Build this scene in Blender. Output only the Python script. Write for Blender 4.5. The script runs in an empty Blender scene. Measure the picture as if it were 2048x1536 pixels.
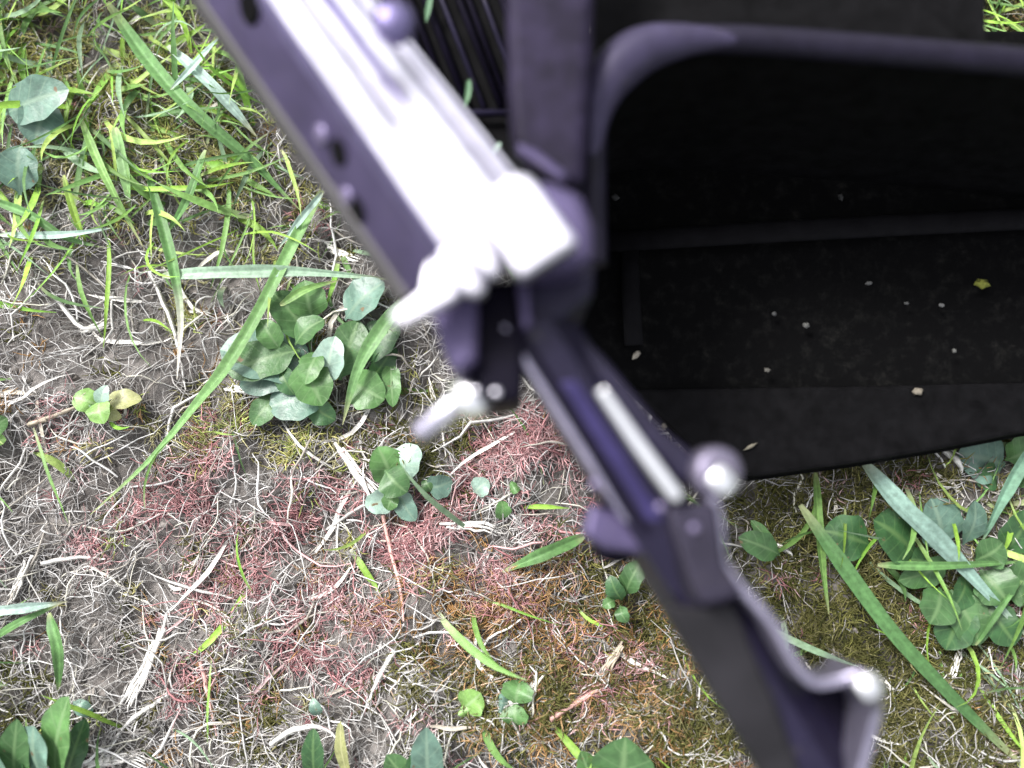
import bpy, bmesh, math, random
import numpy as np
from mathutils import Vector, Matrix

random.seed(7)
rng = np.random.default_rng(7)
scene = bpy.context.scene
col = scene.collection

# ------------------------------------------------------------------ camera
F = 1850.0                 # focal length in pixels of the 2048 px wide photograph
H = 0.32                   # metres above the ground
TILT = math.radians(8.0)
CAM = np.array([0.0, -H * math.tan(TILT), H])
cam_d = bpy.data.cameras.new('camera')
cam_d.sensor_width = 36.0
cam_d.lens = 36.0 * F / 2048.0
cam_d.clip_start = 0.01
cam_d.clip_end = 200.0
cam_d.dof.use_dof = True
cam_d.dof.focus_distance = 0.318
cam_d.dof.aperture_fstop = 4.5
cam_o = bpy.data.objects.new('camera', cam_d)
cam_o.location = CAM
cam_o.rotation_euler = (TILT, 0, 0)
col.objects.link(cam_o)
scene.camera = cam_o

# ------------------------------------------------------------------ overcast daylight
SUN_EL, SUN_AZ = math.radians(52), math.radians(-48)      # azimuth clockwise from +Y
world = bpy.data.worlds.new('World'); scene.world = world
world.use_nodes = True
wn, wl = world.node_tree.nodes, world.node_tree.links
bg = wn['Background']
sky = wn.new('ShaderNodeTexSky'); sky.sky_type = 'NISHITA'; sky.sun_disc = False
sky.sun_elevation = SUN_EL; sky.sun_rotation = SUN_AZ
sky.dust_density = 4.0; sky.air_density = 1.0; sky.ozone_density = 1.0
hs = wn.new('ShaderNodeHueSaturation'); hs.inputs['Saturation'].default_value = 0.22
wl.new(sky.outputs[0], hs.inputs['Color']); wl.new(hs.outputs[0], bg.inputs['Color'])
bg.inputs['Strength'].default_value = 0.11
sun_d = bpy.data.lights.new('sun', 'SUN'); sun_d.energy = 1.5; sun_d.angle = math.radians(14)
sun_d.color = (1.0, 0.975, 0.95)
sun_o = bpy.data.objects.new('sun', sun_d)
sdir = Vector((math.sin(SUN_AZ) * math.cos(SUN_EL), math.cos(SUN_AZ) * math.cos(SUN_EL), math.sin(SUN_EL)))
sun_o.rotation_euler = sdir.to_track_quat('Z', 'Y').to_euler()
sun_o.location = (-2, 2, 4)
col.objects.link(sun_o)
vs = scene.view_settings
vs.view_transform = 'Standard'; vs.look = 'None'; vs.gamma = 1.0; vs.use_curve_mapping = False
vs.exposure = 1.74

# ------------------------------------------------------------------ helpers
CT, ST = math.cos(TILT), math.sin(TILT)
def Pn(u, v, z=0.0):
    """photograph pixel(s) -> world point(s) on the level z"""
    u = np.asarray(u, float); v = np.asarray(v, float); z = np.asarray(z, float)
    dx = (u - 1024) / F; dy0 = -(v - 768) / F
    dy = dy0 * CT + ST; dz = dy0 * ST - CT
    t = (z - H) / dz
    return np.stack([CAM[0] + t * dx, CAM[1] + t * dy, z + 0 * t], -1)
def P(u, v, z=0.0):
    return Vector(Pn(u, v, z).tolist())
def MM(d):                   # metres per photograph pixel at height z
    return (H - d) / F

_k = np.random.default_rng(3)
_W = []
for lam, amp in ((0.17, .0030), (0.09, .0022), (0.05, .0016), (0.028, .0012), (0.016, .0008), (0.009, .0005)):
    for i in range(4):
        a = _k.uniform(0, 6.283); _W.append((2 * math.pi / lam * math.cos(a), 2 * math.pi / lam * math.sin(a), _k.uniform(0, 6.283), amp * .5))
def hgt(x, y):
    z = 0
    for kx, ky, ph, am in _W:
        z = z + am * np.sin(kx * x + ky * y + ph + 0.8 * np.sin(.6 * ky * x - .6 * kx * y))
    return z - .001

def mat(name):
    m = bpy.data.materials.new(name); m.use_nodes = True
    return m, m.node_tree.nodes, m.node_tree.links, m.node_tree.nodes['Principled BSDF']
def ramp(n, stops):
    r = n.new('ShaderNodeValToRGB'); e = r.color_ramp.elements
    while len(e) < len(stops): e.new(0.5)
    for k, (p, c) in zip(e, stops): k.position = p; k.color = (*c, 1)
    return r
def noise(n, l, scale, detail=4, rough=.6, coord=None):
    t = n.new('ShaderNodeTexNoise'); t.inputs['Scale'].default_value = scale
    t.inputs['Detail'].default_value = detail; t.inputs['Roughness'].default_value = rough
    if coord: l.new(coord, t.inputs['Vector'])
    return t

M = {}
def m_soil():
    m, n, l, b = mat('soil')
    tc = n.new('ShaderNodeTexCoord')
    a = noise(n, l, 60, 8, .7, tc.outputs['Object'])
    r = ramp(n, [(.3, (.060, .054, .050)), (.5, (.150, .137, .128)), (.7, (.28, .26, .245))])
    l.new(a.outputs['Fac'], r.inputs['Fac'])
    g = noise(n, l, 9, 5, .6, tc.outputs['Object'])
    r2 = ramp(n, [(.40, (.05, .075, .02)), (.62, (.11, .13, .04))])
    l.new(g.outputs['Fac'], r2.inputs['Fac'])
    # the lawn beyond the worn patch is greener
    ln = n.new('ShaderNodeVectorMath'); ln.operation = 'LENGTH'; l.new(tc.outputs['Object'], ln.inputs[0])
    mr = n.new('ShaderNodeMapRange'); mr.inputs[1].default_value = .32; mr.inputs[2].default_value = .55
    l.new(ln.outputs['Value'], mr.inputs[0])
    mx = n.new('ShaderNodeMix'); mx.data_type = 'RGBA'
    l.new(mr.outputs[0], mx.inputs[0]); l.new(r.outputs[0], mx.inputs[6]); l.new(r2.outputs[0], mx.inputs[7])
    l.new(mx.outputs[2], b.inputs['Base Color'])
    bn = noise(n, l, 900, 6, .75, tc.outputs['Object'])
    bp = n.new('ShaderNodeBump'); bp.inputs['Strength'].default_value = .9; bp.inputs['Distance'].default_value = .0012
    l.new(bn.outputs['Fac'], bp.inputs['Height']); l.new(bp.outputs[0], b.inputs['Normal'])
    b.inputs['Roughness'].default_value = .95; b.inputs['Specular IOR Level'].default_value = .15
    return m
def m_strand(name, rough=.6, spec=.3, trans=0.0):
    m, n, l, b = mat(name)
    at = n.new('ShaderNodeAttribute'); at.attribute_name = 'col'
    tc = n.new('ShaderNodeTexCoord')
    ns = noise(n, l, 500, 3, .6, tc.outputs['Object'])
    mr = n.new('ShaderNodeMapRange'); mr.inputs[1].default_value = .3; mr.inputs[2].default_value = .7
    mr.inputs[3].default_value = .72; mr.inputs[4].default_value = 1.2
    l.new(ns.outputs['Fac'], mr.inputs[0])
    mu = n.new('ShaderNodeMix'); mu.data_type = 'RGBA'; mu.blend_type = 'MULTIPLY'; mu.inputs[0].default_value = 1
    l.new(at.outputs['Color'], mu.inputs[6]); l.new(mr.outputs[0], mu.inputs[7])
    l.new(mu.outputs[2], b.inputs['Base Color'])
    b.inputs['Roughness'].default_value = rough; b.inputs['Specular IOR Level'].default_value = spec
    if trans:
        t = n.new('ShaderNodeBsdfTranslucent'); l.new(mu.outputs[2], t.inputs['Color'])
        ms = n.new('ShaderNodeMixShader'); ms.inputs[0].default_value = trans
        l.new(b.outputs[0], ms.inputs[1]); l.new(t.outputs[0], ms.inputs[2])
        l.new(ms.outputs[0], n['Material Output'].inputs['Surface'])
    return m
def m_leaf(name, c, vein, rough=.42):
    m, n, l, b = mat(name)
    at = n.new('ShaderNodeAttribute'); at.attribute_name = 'across'
    ab = n.new('ShaderNodeMath'); ab.operation = 'ABSOLUTE'; l.new(at.outputs['Fac'], ab.inputs[0])
    mr = n.new('ShaderNodeMapRange'); mr.inputs[1].default_value = .03; mr.inputs[2].default_value = .16
    l.new(ab.outputs[0], mr.inputs[0])
    tc = n.new('ShaderNodeTexCoord')
    ns = noise(n, l, 160, 5, .65, tc.outputs['Object'])
    r = ramp(n, [(.3, tuple(x * .62 for x in c)), (.5, c), (.72, tuple(min(1, x * 1.5) for x in c))])
    l.new(ns.outputs['Fac'], r.inputs['Fac'])
    mx = n.new('ShaderNodeMix'); mx.data_type = 'RGBA'
    l.new(mr.outputs[0], mx.inputs[0]); mx.inputs[6].default_value = (*vein, 1); l.new(r.outputs[0], mx.inputs[7])
    a2 = n.new('ShaderNodeAttribute'); a2.attribute_name = 'along'
    def mth(op, x, y):
        q = n.new('ShaderNodeMath'); q.operation = op
        for k_, v_ in enumerate((x, y)):
            if v_ is None: continue
            if isinstance(v_, (int, float)): q.inputs[k_].default_value = v_
            else: l.new(v_, q.inputs[k_])
        return q.outputs[0]
    wv = mth('SINE', mth('SUBTRACT', mth('MULTIPLY', a2.outputs['Fac'], 34.0), mth('MULTIPLY', ab.outputs[0], 7.0)), None)
    vm = n.new('ShaderNodeMapRange'); vm.inputs[1].default_value = .86; vm.inputs[2].default_value = 1.0; vm.inputs[4].default_value = .45; l.new(wv, vm.inputs[0])
    mv = n.new('ShaderNodeMix'); mv.data_type = 'RGBA'; l.new(vm.outputs[0], mv.inputs[0]); l.new(mx.outputs[2], mv.inputs[6]); mv.inputs[7].default_value = (*vein, 1); mx = mv
    # brown nibbled spots
    ns3 = noise(n, l, 230, 2, .5, tc.outputs['Object']); sp = n.new('ShaderNodeMapRange')
    sp.inputs[1].default_value = .70; sp.inputs[2].default_value = .74; l.new(ns3.outputs['Fac'], sp.inputs[0])
    mxs = n.new('ShaderNodeMix'); mxs.data_type = 'RGBA'; l.new(sp.outputs[0], mxs.inputs[0])
    l.new(mx.outputs[2], mxs.inputs[6]); mxs.inputs[7].default_value = (.16, .11, .06, 1); mx = mxs
    l.new(mx.outputs[2], b.inputs['Base Color'])
    bp = n.new('ShaderNodeBump'); bp.inputs['Strength'].default_value = .35; bp.inputs['Distance'].default_value = .0008
    n2 = noise(n, l, 420, 4, .6, tc.outputs['Object'])
    l.new(n2.outputs['Fac'], bp.inputs['Height']); l.new(bp.outputs[0], b.inputs['Normal'])
    b.inputs['Roughness'].default_value = rough; b.inputs['Specular IOR Level'].default_value = .5
    t = n.new('ShaderNodeBsdfTranslucent'); l.new(mx.outputs[2], t.inputs['Color'])
    ms = n.new('ShaderNodeMixShader'); ms.inputs[0].default_value = .22
    l.new(b.outputs[0], ms.inputs[1]); l.new(t.outputs[0], ms.inputs[2])
    l.new(ms.outputs[0], n['Material Output'].inputs['Surface'])
    return m
def m_metal(name, c, metallic, r0, r1, scale=90, var=.25, spec=.5, bump=.1):
    m, n, l, b = mat(name)
    dirt = .4 if ('violet' in name or 'steel' in name) else (.15 if 'aluminium' in name else 0)
    tc = n.new('ShaderNodeTexCoord')
    ns = noise(n, l, scale, 6, .65, tc.outputs['Object'])
    r = ramp(n, [(.3, tuple(x * (1 - var) for x in c)), (.7, tuple(min(1, x * (1 + var)) for x in c))])
    l.new(ns.outputs['Fac'], r.inputs['Fac'])
    dn = noise(n, l, 260, 6, .7, tc.outputs['Object']); dm_ = n.new('ShaderNodeMapRange')
    dm_.inputs[1].default_value = .60; dm_.inputs[2].default_value = .72; dm_.inputs[4].default_value = dirt
    l.new(dn.outputs['Fac'], dm_.inputs[0])
    dx = n.new('ShaderNodeMix'); dx.data_type = 'RGBA'; l.new(dm_.outputs[0], dx.inputs[0])
    l.new(r.outputs[0], dx.inputs[6]); dx.inputs[7].default_value = (.11, .10, .085, 1); l.new(dx.outputs[2], b.inputs['Base Color'])
    n2 = noise(n, l, scale * 4, 5, .7, tc.outputs['Object'])
    mr = n.new('ShaderNodeMapRange'); mr.inputs[3].default_value = r0; mr.inputs[4].default_value = r1
    l.new(n2.outputs['Fac'], mr.inputs[0]); l.new(mr.outputs[0], b.inputs['Roughness'])
    b.inputs['Metallic'].default_value = metallic; b.inputs['Specular IOR Level'].default_value = spec
    bp = n.new('ShaderNodeBump'); bp.inputs['Strength'].default_value = bump; bp.inputs['Distance'].default_value = .0006
    l.new(n2.outputs['Fac'], bp.inputs['Height']); l.new(bp.outputs[0], b.inputs['Normal'])
    return m
M['soil'] = m_soil()
M['straw'] = m_strand('dry_straw', .55, .35)
M['moss'] = m_strand('moss', .7, .2, .15)
M['grass'] = m_strand('green_grass', .5, .3, .28)
M['bare'] = m_metal('bare_aluminium', (.66, .64, .72), 1.0, .22, .45, 60, .18)
M['bright'] = m_metal('polished_aluminium', (.93, .92, .95), 1.0, .25, .45, 120, .05)
M['satin'] = m_metal('violet_grey_anodised_metal', (.062, .050, .108), .45, .35, .55, 80, .22, .3)
M['dark_satin'] = m_metal('dark_violet_painted_metal', (.013, .0105, .028), .3, .35, .55, 80, .3, .3)
M['black'] = m_metal('black_plastic', (.0038, .0037, .0042), 0, .55, .8, 150, .5, .035, .3)
M['black_metal'] = m_metal('black_painted_metal', (.0035, .0026, .0075), 0, .4, .6, 120, .3, .06)
M['steel'] = m_metal('dull_steel', (.30, .28, .37), .8, .3, .5, 200, .25)
M['rubber'] = m_metal('black_rubber', (.02, .02, .02), 0, .7, .9, 100, .2, .3)
M['satin_light'] = m_metal('light_violet_metal', (.16, .135, .23), .5, .35, .5, 80, .1, .3)
M['lip'] = m_metal('grey_reflection_edge', (.055, .052, .056), .3, .45, .6, 90, .2, .3)  # grey of the reflected ground is put into this colour
M['sleeve'] = m_metal('scuffed_violet_metal', (.019, .016, .030), .35, .4, .6, 60, .4, .3, .3)
M['capmetal'] = m_metal('grey_violet_metal', (.15, .135, .19), .6, .4, .55, 80, .2, .3)
M['shell'] = m_metal('scuffed_black_grey_metal', (.014, .013, .0155), .2, .45, .65, 60, .4, .25, .2)
M['band'] = m_metal('polished_violet_metal', (.040, .032, .105), .6, .3, .5, 60, .35, .4)
M['strap'] = m_metal('mottled_grey_plastic', (.0130, .0100, .0230), .1, .45, .7, 130, .6, .10, .35)

def tag(o, label, cat=None, group=None, kind=None):
    o['label'] = label
    if cat: o['category'] = cat
    if group: o['group'] = group
    if kind: o['kind'] = kind
    return o
def obj(name, verts, faces, m, parent=None, smooth=False, bevel=0.0, seg=2):
    me = bpy.data.meshes.new(name)
    me.from_pydata([tuple(v) for v in verts], [], faces)
    me.materials.append(m)
    bm = bmesh.new(); bm.from_mesh(me)
    bmesh.ops.recalc_face_normals(bm, faces=bm.faces)
    bm.to_mesh(me); bm.free()
    o = bpy.data.objects.new(name, me); col.objects.link(o)
    if parent: o.parent = parent; o.matrix_parent_inverse = Matrix.Translation(-parent.location)
    if smooth:
        me.polygons.foreach_set('use_smooth', [True] * len(me.polygons))
    if bevel:
        md = o.modifiers.new('bevel', 'BEVEL'); md.width = bevel; md.segments = seg; md.limit_method = 'ANGLE'; md.angle_limit = math.radians(30)
    return o
def empty(name, loc):
    o = bpy.data.objects.new(name, None); o.empty_display_size = .01
    o.location = loc; col.objects.link(o); return o

def quads_mesh(name, V, Fq, m, colr=None, smooth=True, extra=None):
    me = bpy.data.meshes.new(name)
    nv, nf = len(V), len(Fq)
    me.vertices.add(nv); me.vertices.foreach_set('co', np.ascontiguousarray(V, np.float32).ravel())
    me.loops.add(nf * 4); me.loops.foreach_set('vertex_index', np.ascontiguousarray(Fq, np.int32).ravel())
    me.polygons.add(nf)
    me.polygons.foreach_set('loop_start', np.arange(0, nf * 4, 4, dtype=np.int32))
    me.polygons.foreach_set('use_smooth', np.full(nf, smooth))
    me.update(calc_edges=True)
    if colr is not None:
        at = me.attributes.new('col', 'FLOAT_COLOR', 'POINT')
        c = np.ones((nv, 4), np.float32); c[:, :3] = colr
        at.data.foreach_set('color', c.ravel())
    if extra is not None:
        at = me.attributes.new('across', 'FLOAT', 'POINT'); at.data.foreach_set('value', np.ascontiguousarray(extra, np.float32))
    me.materials.append(m)
    o = bpy.data.objects.new(name, me); col.objects.link(o)
    return o

def strand_paths(base, head, length, curve, lift, rise, K, follow=True, wob=.25):
    """base (N,2) -> paths (N,K+1,3): lying or rising curved strands"""
    N = len(base); pts = np.zeros((N, K + 1, 3)); xy = base.copy(); a = head.copy()
    flat = np.sqrt(np.clip(1 - rise ** 2, .02, 1))
    z0 = hgt(base[:, 0], base[:, 1])
    for k in range(K + 1):
        t = k / K
        g = hgt(xy[:, 0], xy[:, 1]) if follow else z0
        pts[:, k, :2] = xy
        pts[:, k, 2] = g + lift * 4 * t * (1 - t) * .8 + .0003 + rise * length * t * (1 - .25 * t)
        st = length / K * flat
        xy = xy + np.stack([np.cos(a), np.sin(a)], -1) * st[:, None]
        a = a + curve / K + rng.normal(0, wob, N) / K
    return pts
def strand_mesh(pts, rad, taper=(.8, .35)):
    N, K1, _ = pts.shape
    d = np.gradient(pts, axis=1); d /= np.linalg.norm(d, axis=2, keepdims=True) + 1e-9
    up = np.array([0, 0, 1.0]); s = np.cross(d, up); s /= np.linalg.norm(s, axis=2, keepdims=True) + 1e-6
    nn = np.cross(s, d)
    tt = np.linspace(0, 1, K1); prof = taper[0] + (1 - taper[0]) * np.sin(np.pi * np.clip(tt * 1.1, 0, 1)) ; prof = prof * (1 - tt ** 3) + taper[1] * tt ** 3
    r = rad[:, None, None] * prof[None, :, None]
    V = np.stack([pts - s * r - nn * r * .4, pts + s * r - nn * r * .4, pts + nn * r * .9], 2)
    idx = np.arange(N * K1 * 3).reshape(N, K1, 3)
    fs = []
    for j in range(3):
        j2 = (j + 1) % 3
        fs.append(np.stack([idx[:, :-1, j], idx[:, :-1, j2], idx[:, 1:, j2], idx[:, 1:, j]], -1).reshape(-1, 4))
    return V.reshape(-1, 3), np.concatenate(fs), K1 * 3
def blade_mesh(pts, wid, fold=.25, twist=None):
    """flat folded grass blades"""
    N, K1, _ = pts.shape
    d = np.gradient(pts, axis=1); d /= np.linalg.norm(d, axis=2, keepdims=True) + 1e-9
    s = np.cross(d, np.array([0, 0, 1.0])); s /= np.linalg.norm(s, axis=2, keepdims=True) + 1e-6
    nn = np.cross(s, d)
    if twist is not None:
        th = twist[:, None] * np.linspace(-.5, 1, K1)[None]; c_, s_ = np.cos(th)[..., None], np.sin(th)[..., None]
        s, nn = s * c_ + nn * s_, nn * c_ - s * s_
    tt = np.linspace(0, 1, K1)
    prof = (.55 + .45 * np.clip(tt * 4, 0, 1)) * np.clip((1 - tt) * 2.2, .04, 1) ** .8
    w = wid[:, None, None] * .5 * prof[None, :, None]
    V = np.stack([pts - s * w + nn * w * fold, pts - nn * w * fold * .3, pts + s * w + nn * w * fold], 2)
    idx = np.arange(N * K1 * 3).reshape(N, K1, 3); fs = []
    for j in range(2):
        fs.append(np.stack([idx[:, :-1, j], idx[:, :-1, j + 1], idx[:, 1:, j + 1], idx[:, 1:, j]], -1).reshape(-1, 4))
    ex = np.tile(np.array([-1, 0, 1.0]), N * K1)
    return V.reshape(-1, 3), np.concatenate(fs), K1 * 3, ex
def spline(pts, n):
    """Catmull-Rom through pts, n samples"""
    p = np.array(pts, float); p = np.vstack([2 * p[0] - p[1], p, 2 * p[-1] - p[-2]])
    segs = len(p) - 3; out = []
    for t in np.linspace(0, segs, n):
        i = min(int(t), segs - 1); f = t - i
        a, b, c, d = p[i:i + 4]
        out.append(.5 * ((2 * b) + (c - a) * f + (2 * a - 5 * b + 4 * c - d) * f * f + (3 * b - a - 3 * c + d) * f ** 3))
    return np.array(out)

# ------------------------------------------------------------------ ground
def axis(lo, hi, step, far):
    c = list(np.arange(lo, hi + 1e-6, step)); s = step; x = c[-1]; right = []
    while x < far: s *= 1.45; x += s; right.append(x)
    s = step; x = c[0]; left = []
    while x > -far: s *= 1.45; x -= s; left.append(x)
    return np.array(left[::-1] + c + right)
gx, gy = axis(-.27, .27, .0017, 30), axis(-.22, .24, .0017, 30)
X, Y = np.meshgrid(gx, gy)
fade = np.exp(-np.clip(np.hypot(X, Y) - .5, 0, None) * 6)
Z = hgt(X, Y) * fade + np.random.default_rng(1).normal(0, .00025, X.shape) * fade
nx, ny = len(gx), len(gy)
idx = np.arange(nx * ny).reshape(ny, nx)
Fg = np.stack([idx[:-1, :-1], idx[:-1, 1:], idx[1:, 1:], idx[1:, :-1]], -1).reshape(-1, 4)
g = quads_mesh('ground', np.stack([X, Y, Z], -1).reshape(-1, 3), Fg, M['soil'])
tag(g, 'bare grey-brown soil of the worn lawn', 'ground', kind='structure')

# ------------------------------------------------------------------ litter, moss and fine grass (uncountable)
U0, U1, V0, V1 = -480, 2530, -420, 1960
def blobs(u, v, L):
    w = np.zeros_like(u)
    for cu, cv, su, sv, a in L:
        w = np.maximum(w, a * np.exp(-.5 * (((u - cu) / su) ** 2 + ((v - cv) / sv) ** 2)))
    return w
RED = [(450, 960, 80, 60, 1), (620, 1060, 150, 60, .9), (760, 1120, 180, 70, 1), (1010, 900, 120, 50, 1), (880, 1050, 180, 60, .9), (400, 1190, 60, 50, .9),
       (660, 1190, 140, 60, .9), (1070, 970, 70, 70, 1), (980, 1110, 130, 60, 1), (580, 1320, 110, 40, .8), (230, 1060, 50, 40, .7), (340, 1000, 50, 35, .8),
       (1180, 1300, 90, 70, .7), (400, 1350, 40, 50, .6), (720, 1340, 50, 40, .5), (100, 830, 30, 40, .5), (1000, 1200, 120, 60, .7)]
ORA = [(1000, 1220, 120, 70, 1), (1180, 1340, 110, 80, 1), (1060, 1290, 100, 60, .9), (1220, 1430, 100, 60, .8), (900, 1250, 60, 50, .7), (1090, 1460, 80, 50, .7)]
GRM = [(600, 880, 110, 32, 1), (230, 180, 210, 130, 1), (60, 60, 200, 120, 1), (430, 310, 130, 70, .9), (350, 250, 120, 80, .9), (1300, 1280, 80, 120, .9), (1230, 1200, 70, 60, .8), (1650, 1180, 150, 160, 1),
       (1800, 1380, 220, 150, 1), (1050, 1400, 130, 60, .8), (850, 1290, 60, 40, .5), (1420, 1460, 100, 60, .9), (1720, 990, 130, 60, 1), (460, 840, 60, 45, 1),
       (820, 870, 60, 60, .7), (510, 1430, 60, 50, .5), (380, 600, 40, 50, .4), (1980, 60, 120, 90, 1), (520, 500, 80, 40, .6), (1330, 1500, 90, 60, .9), (2000, 1480, 150, 100, .9), (20, 1400, 60, 50, .5)]
GRS = [(180, 120, 260, 150, 1), (80, 330, 180, 130, .75), (400, 400, 140, 70, .6), (560, 500, 100, 45, .6), (1900, 1120, 150, 160, .28), (1980, 40, 120, 90, 1), (1950, 1420, 150, 100, .14), (120, 500, 120, 60, .3)]
_cw = [(random.uniform(.02, .07), random.uniform(0, 6.283), random.uniform(0, 6.283)) for _ in range(9)]
def clump(u, v):
    z = sum(np.sin(f * (u * math.cos(a) + v * math.sin(a)) + p) for f, a, p in _cw) / 2.1
    return np.clip(.5 + z * .75, 0.03, 1)
def draw(n, L, base=0.0, outside=.3):
    """n pixel positions sampled from a weight map that goes on outside the picture"""
    us, vs_ = [], []
    tot = 0
    while tot < n:
        u = rng.uniform(U0, U1, 40000); v = rng.uniform(V0, V1, 40000)
        w = blobs(u, v, L) * (clump(u, v) ** 1.5 if L is RED else 1) if L else np.ones_like(u)
        out = (u < -60) | (u > 2110) | (v < -60) | (v > 1600)
        cl = .5 + .5 * np.sin(u * .013 + 2 * np.sin(v * .011)) * np.sin(v * .017 + 1.3 * np.sin(u * .009))
        w = np.where(out, np.maximum(w, outside), w * (.55 + .45 * cl) + base)
        k = rng.random(len(u)) < w
        us.append(u[k]); vs_.append(v[k]); tot += k.sum()
    return np.concatenate(us)[:n], np.concatenate(vs_)[:n]
def pick(cols, n, p=None, var=.18):
    c = np.array(cols, float)[rng.choice(len(cols), n, p=p)]
    return np.clip(c * rng.normal(1, var, (n, 1)).clip(.45, 1.6), 0, .95)

def litter(name, n, lo, hi, r0, r1, K, label, pale, seed_lift=.0016, rise=.0):
    u, v = draw(n, None, 0, .6)
    thin = np.maximum(blobs(u, v, [(230, 130, 280, 170, .35), (1750, 1250, 300, 300, .88), (600, 720, 120, 90, .45), (1350, 1350, 120, 160, .6)]), .7 * blobs(u, v, GRM))
    k = rng.random(n) > thin; u, v = u[k], v[k]; n = len(u)
    base = Pn(u, v)[:, :2]
    L = np.exp(rng.uniform(math.log(lo), math.log(hi), n))
    pts = strand_paths(base, rng.uniform(0, 6.283, n), L, rng.normal(0, .55, n), np.abs(rng.normal(0, seed_lift, n)), np.abs(rng.normal(0, rise, n)) if rise else np.zeros(n), K, wob=1.7)
    pts[:, :, 2] += rng.uniform(0, .0012, n)[:, None]
    V, Fq, per = strand_mesh(pts, (r0 + (r1 - r0) * rng.random(n) ** 1.8) * (.7 + .6 * (L - lo) / (hi - lo)))
    red = blobs(u, v, RED) * clump(u, v); ora = blobs(u, v, ORA) * clump(v, u)
    c = pick(pale, n)
    isr = rng.random(n) < red * .85; c[isr] = pick([(.48, .24, .245), (.60, .38, .38), (.34, .15, .155)], isr.sum())
    iso = rng.random(n) < ora * .45; c[iso] = pick([(.44, .29, .17), (.54, .39, .26)], iso.sum())
    o = quads_mesh(name, V, Fq, M['straw'], np.repeat(c, per, 0))
    tag(o, label, 'dry litter', kind='stuff')
litter('fine_litter', 52000, .004, .016, .00012, .00027, 3, 'fine pale dead fibres matted over the soil',
       [(.50, .485, .47), (.40, .385, .37), (.28, .265, .25), (.58, .57, .56), (.20, .19, .18)], .0012, .12)
litter('dry_straw', 4400, .007, .036, .00016, .00055, 6, 'pale dry grass stalks scattered over the bare soil',
       [(.66, .65, .63), (.50, .485, .46), (.60, .58, .50), (.72, .71, .70), (.36, .33, .29)], .0024, .03)
def dry_blades():
    n = 260
    u, v = draw(n, None, 0, .6)
    k = rng.random(n) > blobs(u, v, [(230, 130, 260, 150, .4), (1750, 1250, 300, 300, .7)]); u, v = u[k], v[k]; n = len(u)
    pts = strand_paths(Pn(u, v)[:, :2], rng.uniform(0, 6.283, n), rng.uniform(.010, .034, n), rng.normal(0, .7, n), np.abs(rng.normal(0, .002, n)), np.zeros(n), 6, wob=1.2)
    pts[:, :, 2] += .0010
    V, Fq, per, _ = blade_mesh(pts, rng.uniform(.0008, .0017, n), .35, rng.normal(0, 1.1, n))
    c = pick([(.62, .60, .56), (.52, .49, .43), (.40, .36, .30), (.66, .64, .60)], n)
    isr = rng.random(n) < .5 * blobs(u, v, RED); c[isr] = pick([(.52, .37, .37), (.40, .25, .25)], isr.sum())
    o = quads_mesh('withered_grass', V, Fq, M['straw'], np.repeat(c, per, 0))
    tag(o, 'withered flat grass blades lying in the straw', 'dry litter', kind='stuff')
dry_blades()
def clods():
    # little soil clods between the straw
    n = 2600
    u, v = draw(n, None, 0, .5); p = Pn(u, v); p[:, 2] = hgt(p[:, 0], p[:, 1])
    oct_ = np.array([(1, 0, 0), (0, 1, 0), (-1, 0, 0), (0, -1, 0), (.5, .5, .8), (-.5, .5, .8), (-.5, -.5, .8), (.5, -.5, .8)])
    q = np.array([(0, 1, 5, 4), (1, 2, 6, 5), (2, 3, 7, 6), (3, 0, 4, 7), (4, 5, 6, 7)])
    V = p[:, None] + (oct_[None] + rng.normal(0, .25, (n, 8, 3))) * (rng.uniform(.0004, .0016, n) * 1.0)[:, None, None]
    Fq = (q[None] + 8 * np.arange(n)[:, None, None]).reshape(-1, 4)
    c = pick([(.15, .13, .115), (.22, .20, .18), (.09, .08, .07), (.30, .27, .25)], n)
    o = quads_mesh('soil_clods', V.reshape(-1, 3), Fq, M['moss'], np.repeat(c, 8, 0), False)
    tag(o, 'small grey-brown soil clods between the straw', 'soil', kind='stuff')
clods()

def tufts(name, n, per_t, L, cols, lo, hi, r, label, cat, outside=.3):
    u, v = draw(n, L, .012, outside)
    b = np.repeat(Pn(u, v)[:, :2], per_t, 0) + rng.normal(0, .0016, (n * per_t, 2))
    N = n * per_t
    ln = rng.uniform(lo, hi, N)
    pts = strand_paths(b, rng.uniform(0, 6.283, N), ln, rng.normal(0, 1.1, N), np.zeros(N), rng.uniform(.1, .85, N), 2, follow=False)
    V, Fq, per = strand_mesh(pts, rng.uniform(.7, 1.3, N) * r, (.9, .2))
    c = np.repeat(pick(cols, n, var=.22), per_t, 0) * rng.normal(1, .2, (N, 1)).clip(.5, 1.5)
    # right-hand moss is olive, its colours also darkened to stand for shade
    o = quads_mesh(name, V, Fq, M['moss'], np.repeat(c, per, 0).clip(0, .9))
    tag(o, label, cat, kind='stuff')
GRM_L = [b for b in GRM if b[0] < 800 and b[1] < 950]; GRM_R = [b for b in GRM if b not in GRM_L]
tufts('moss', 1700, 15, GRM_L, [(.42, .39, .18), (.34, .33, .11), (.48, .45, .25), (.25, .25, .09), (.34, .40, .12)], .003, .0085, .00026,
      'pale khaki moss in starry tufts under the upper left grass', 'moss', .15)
tufts('shaded_olive_moss', 3700, 15, GRM_R, [(.155, .15, .048), (.115, .115, .032), (.21, .195, .085), (.085, .09, .028)], .003, .0085, .00024,
      'olive moss, colour darkened for shade, around the lower bar and below the tray', 'moss', .15)
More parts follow.
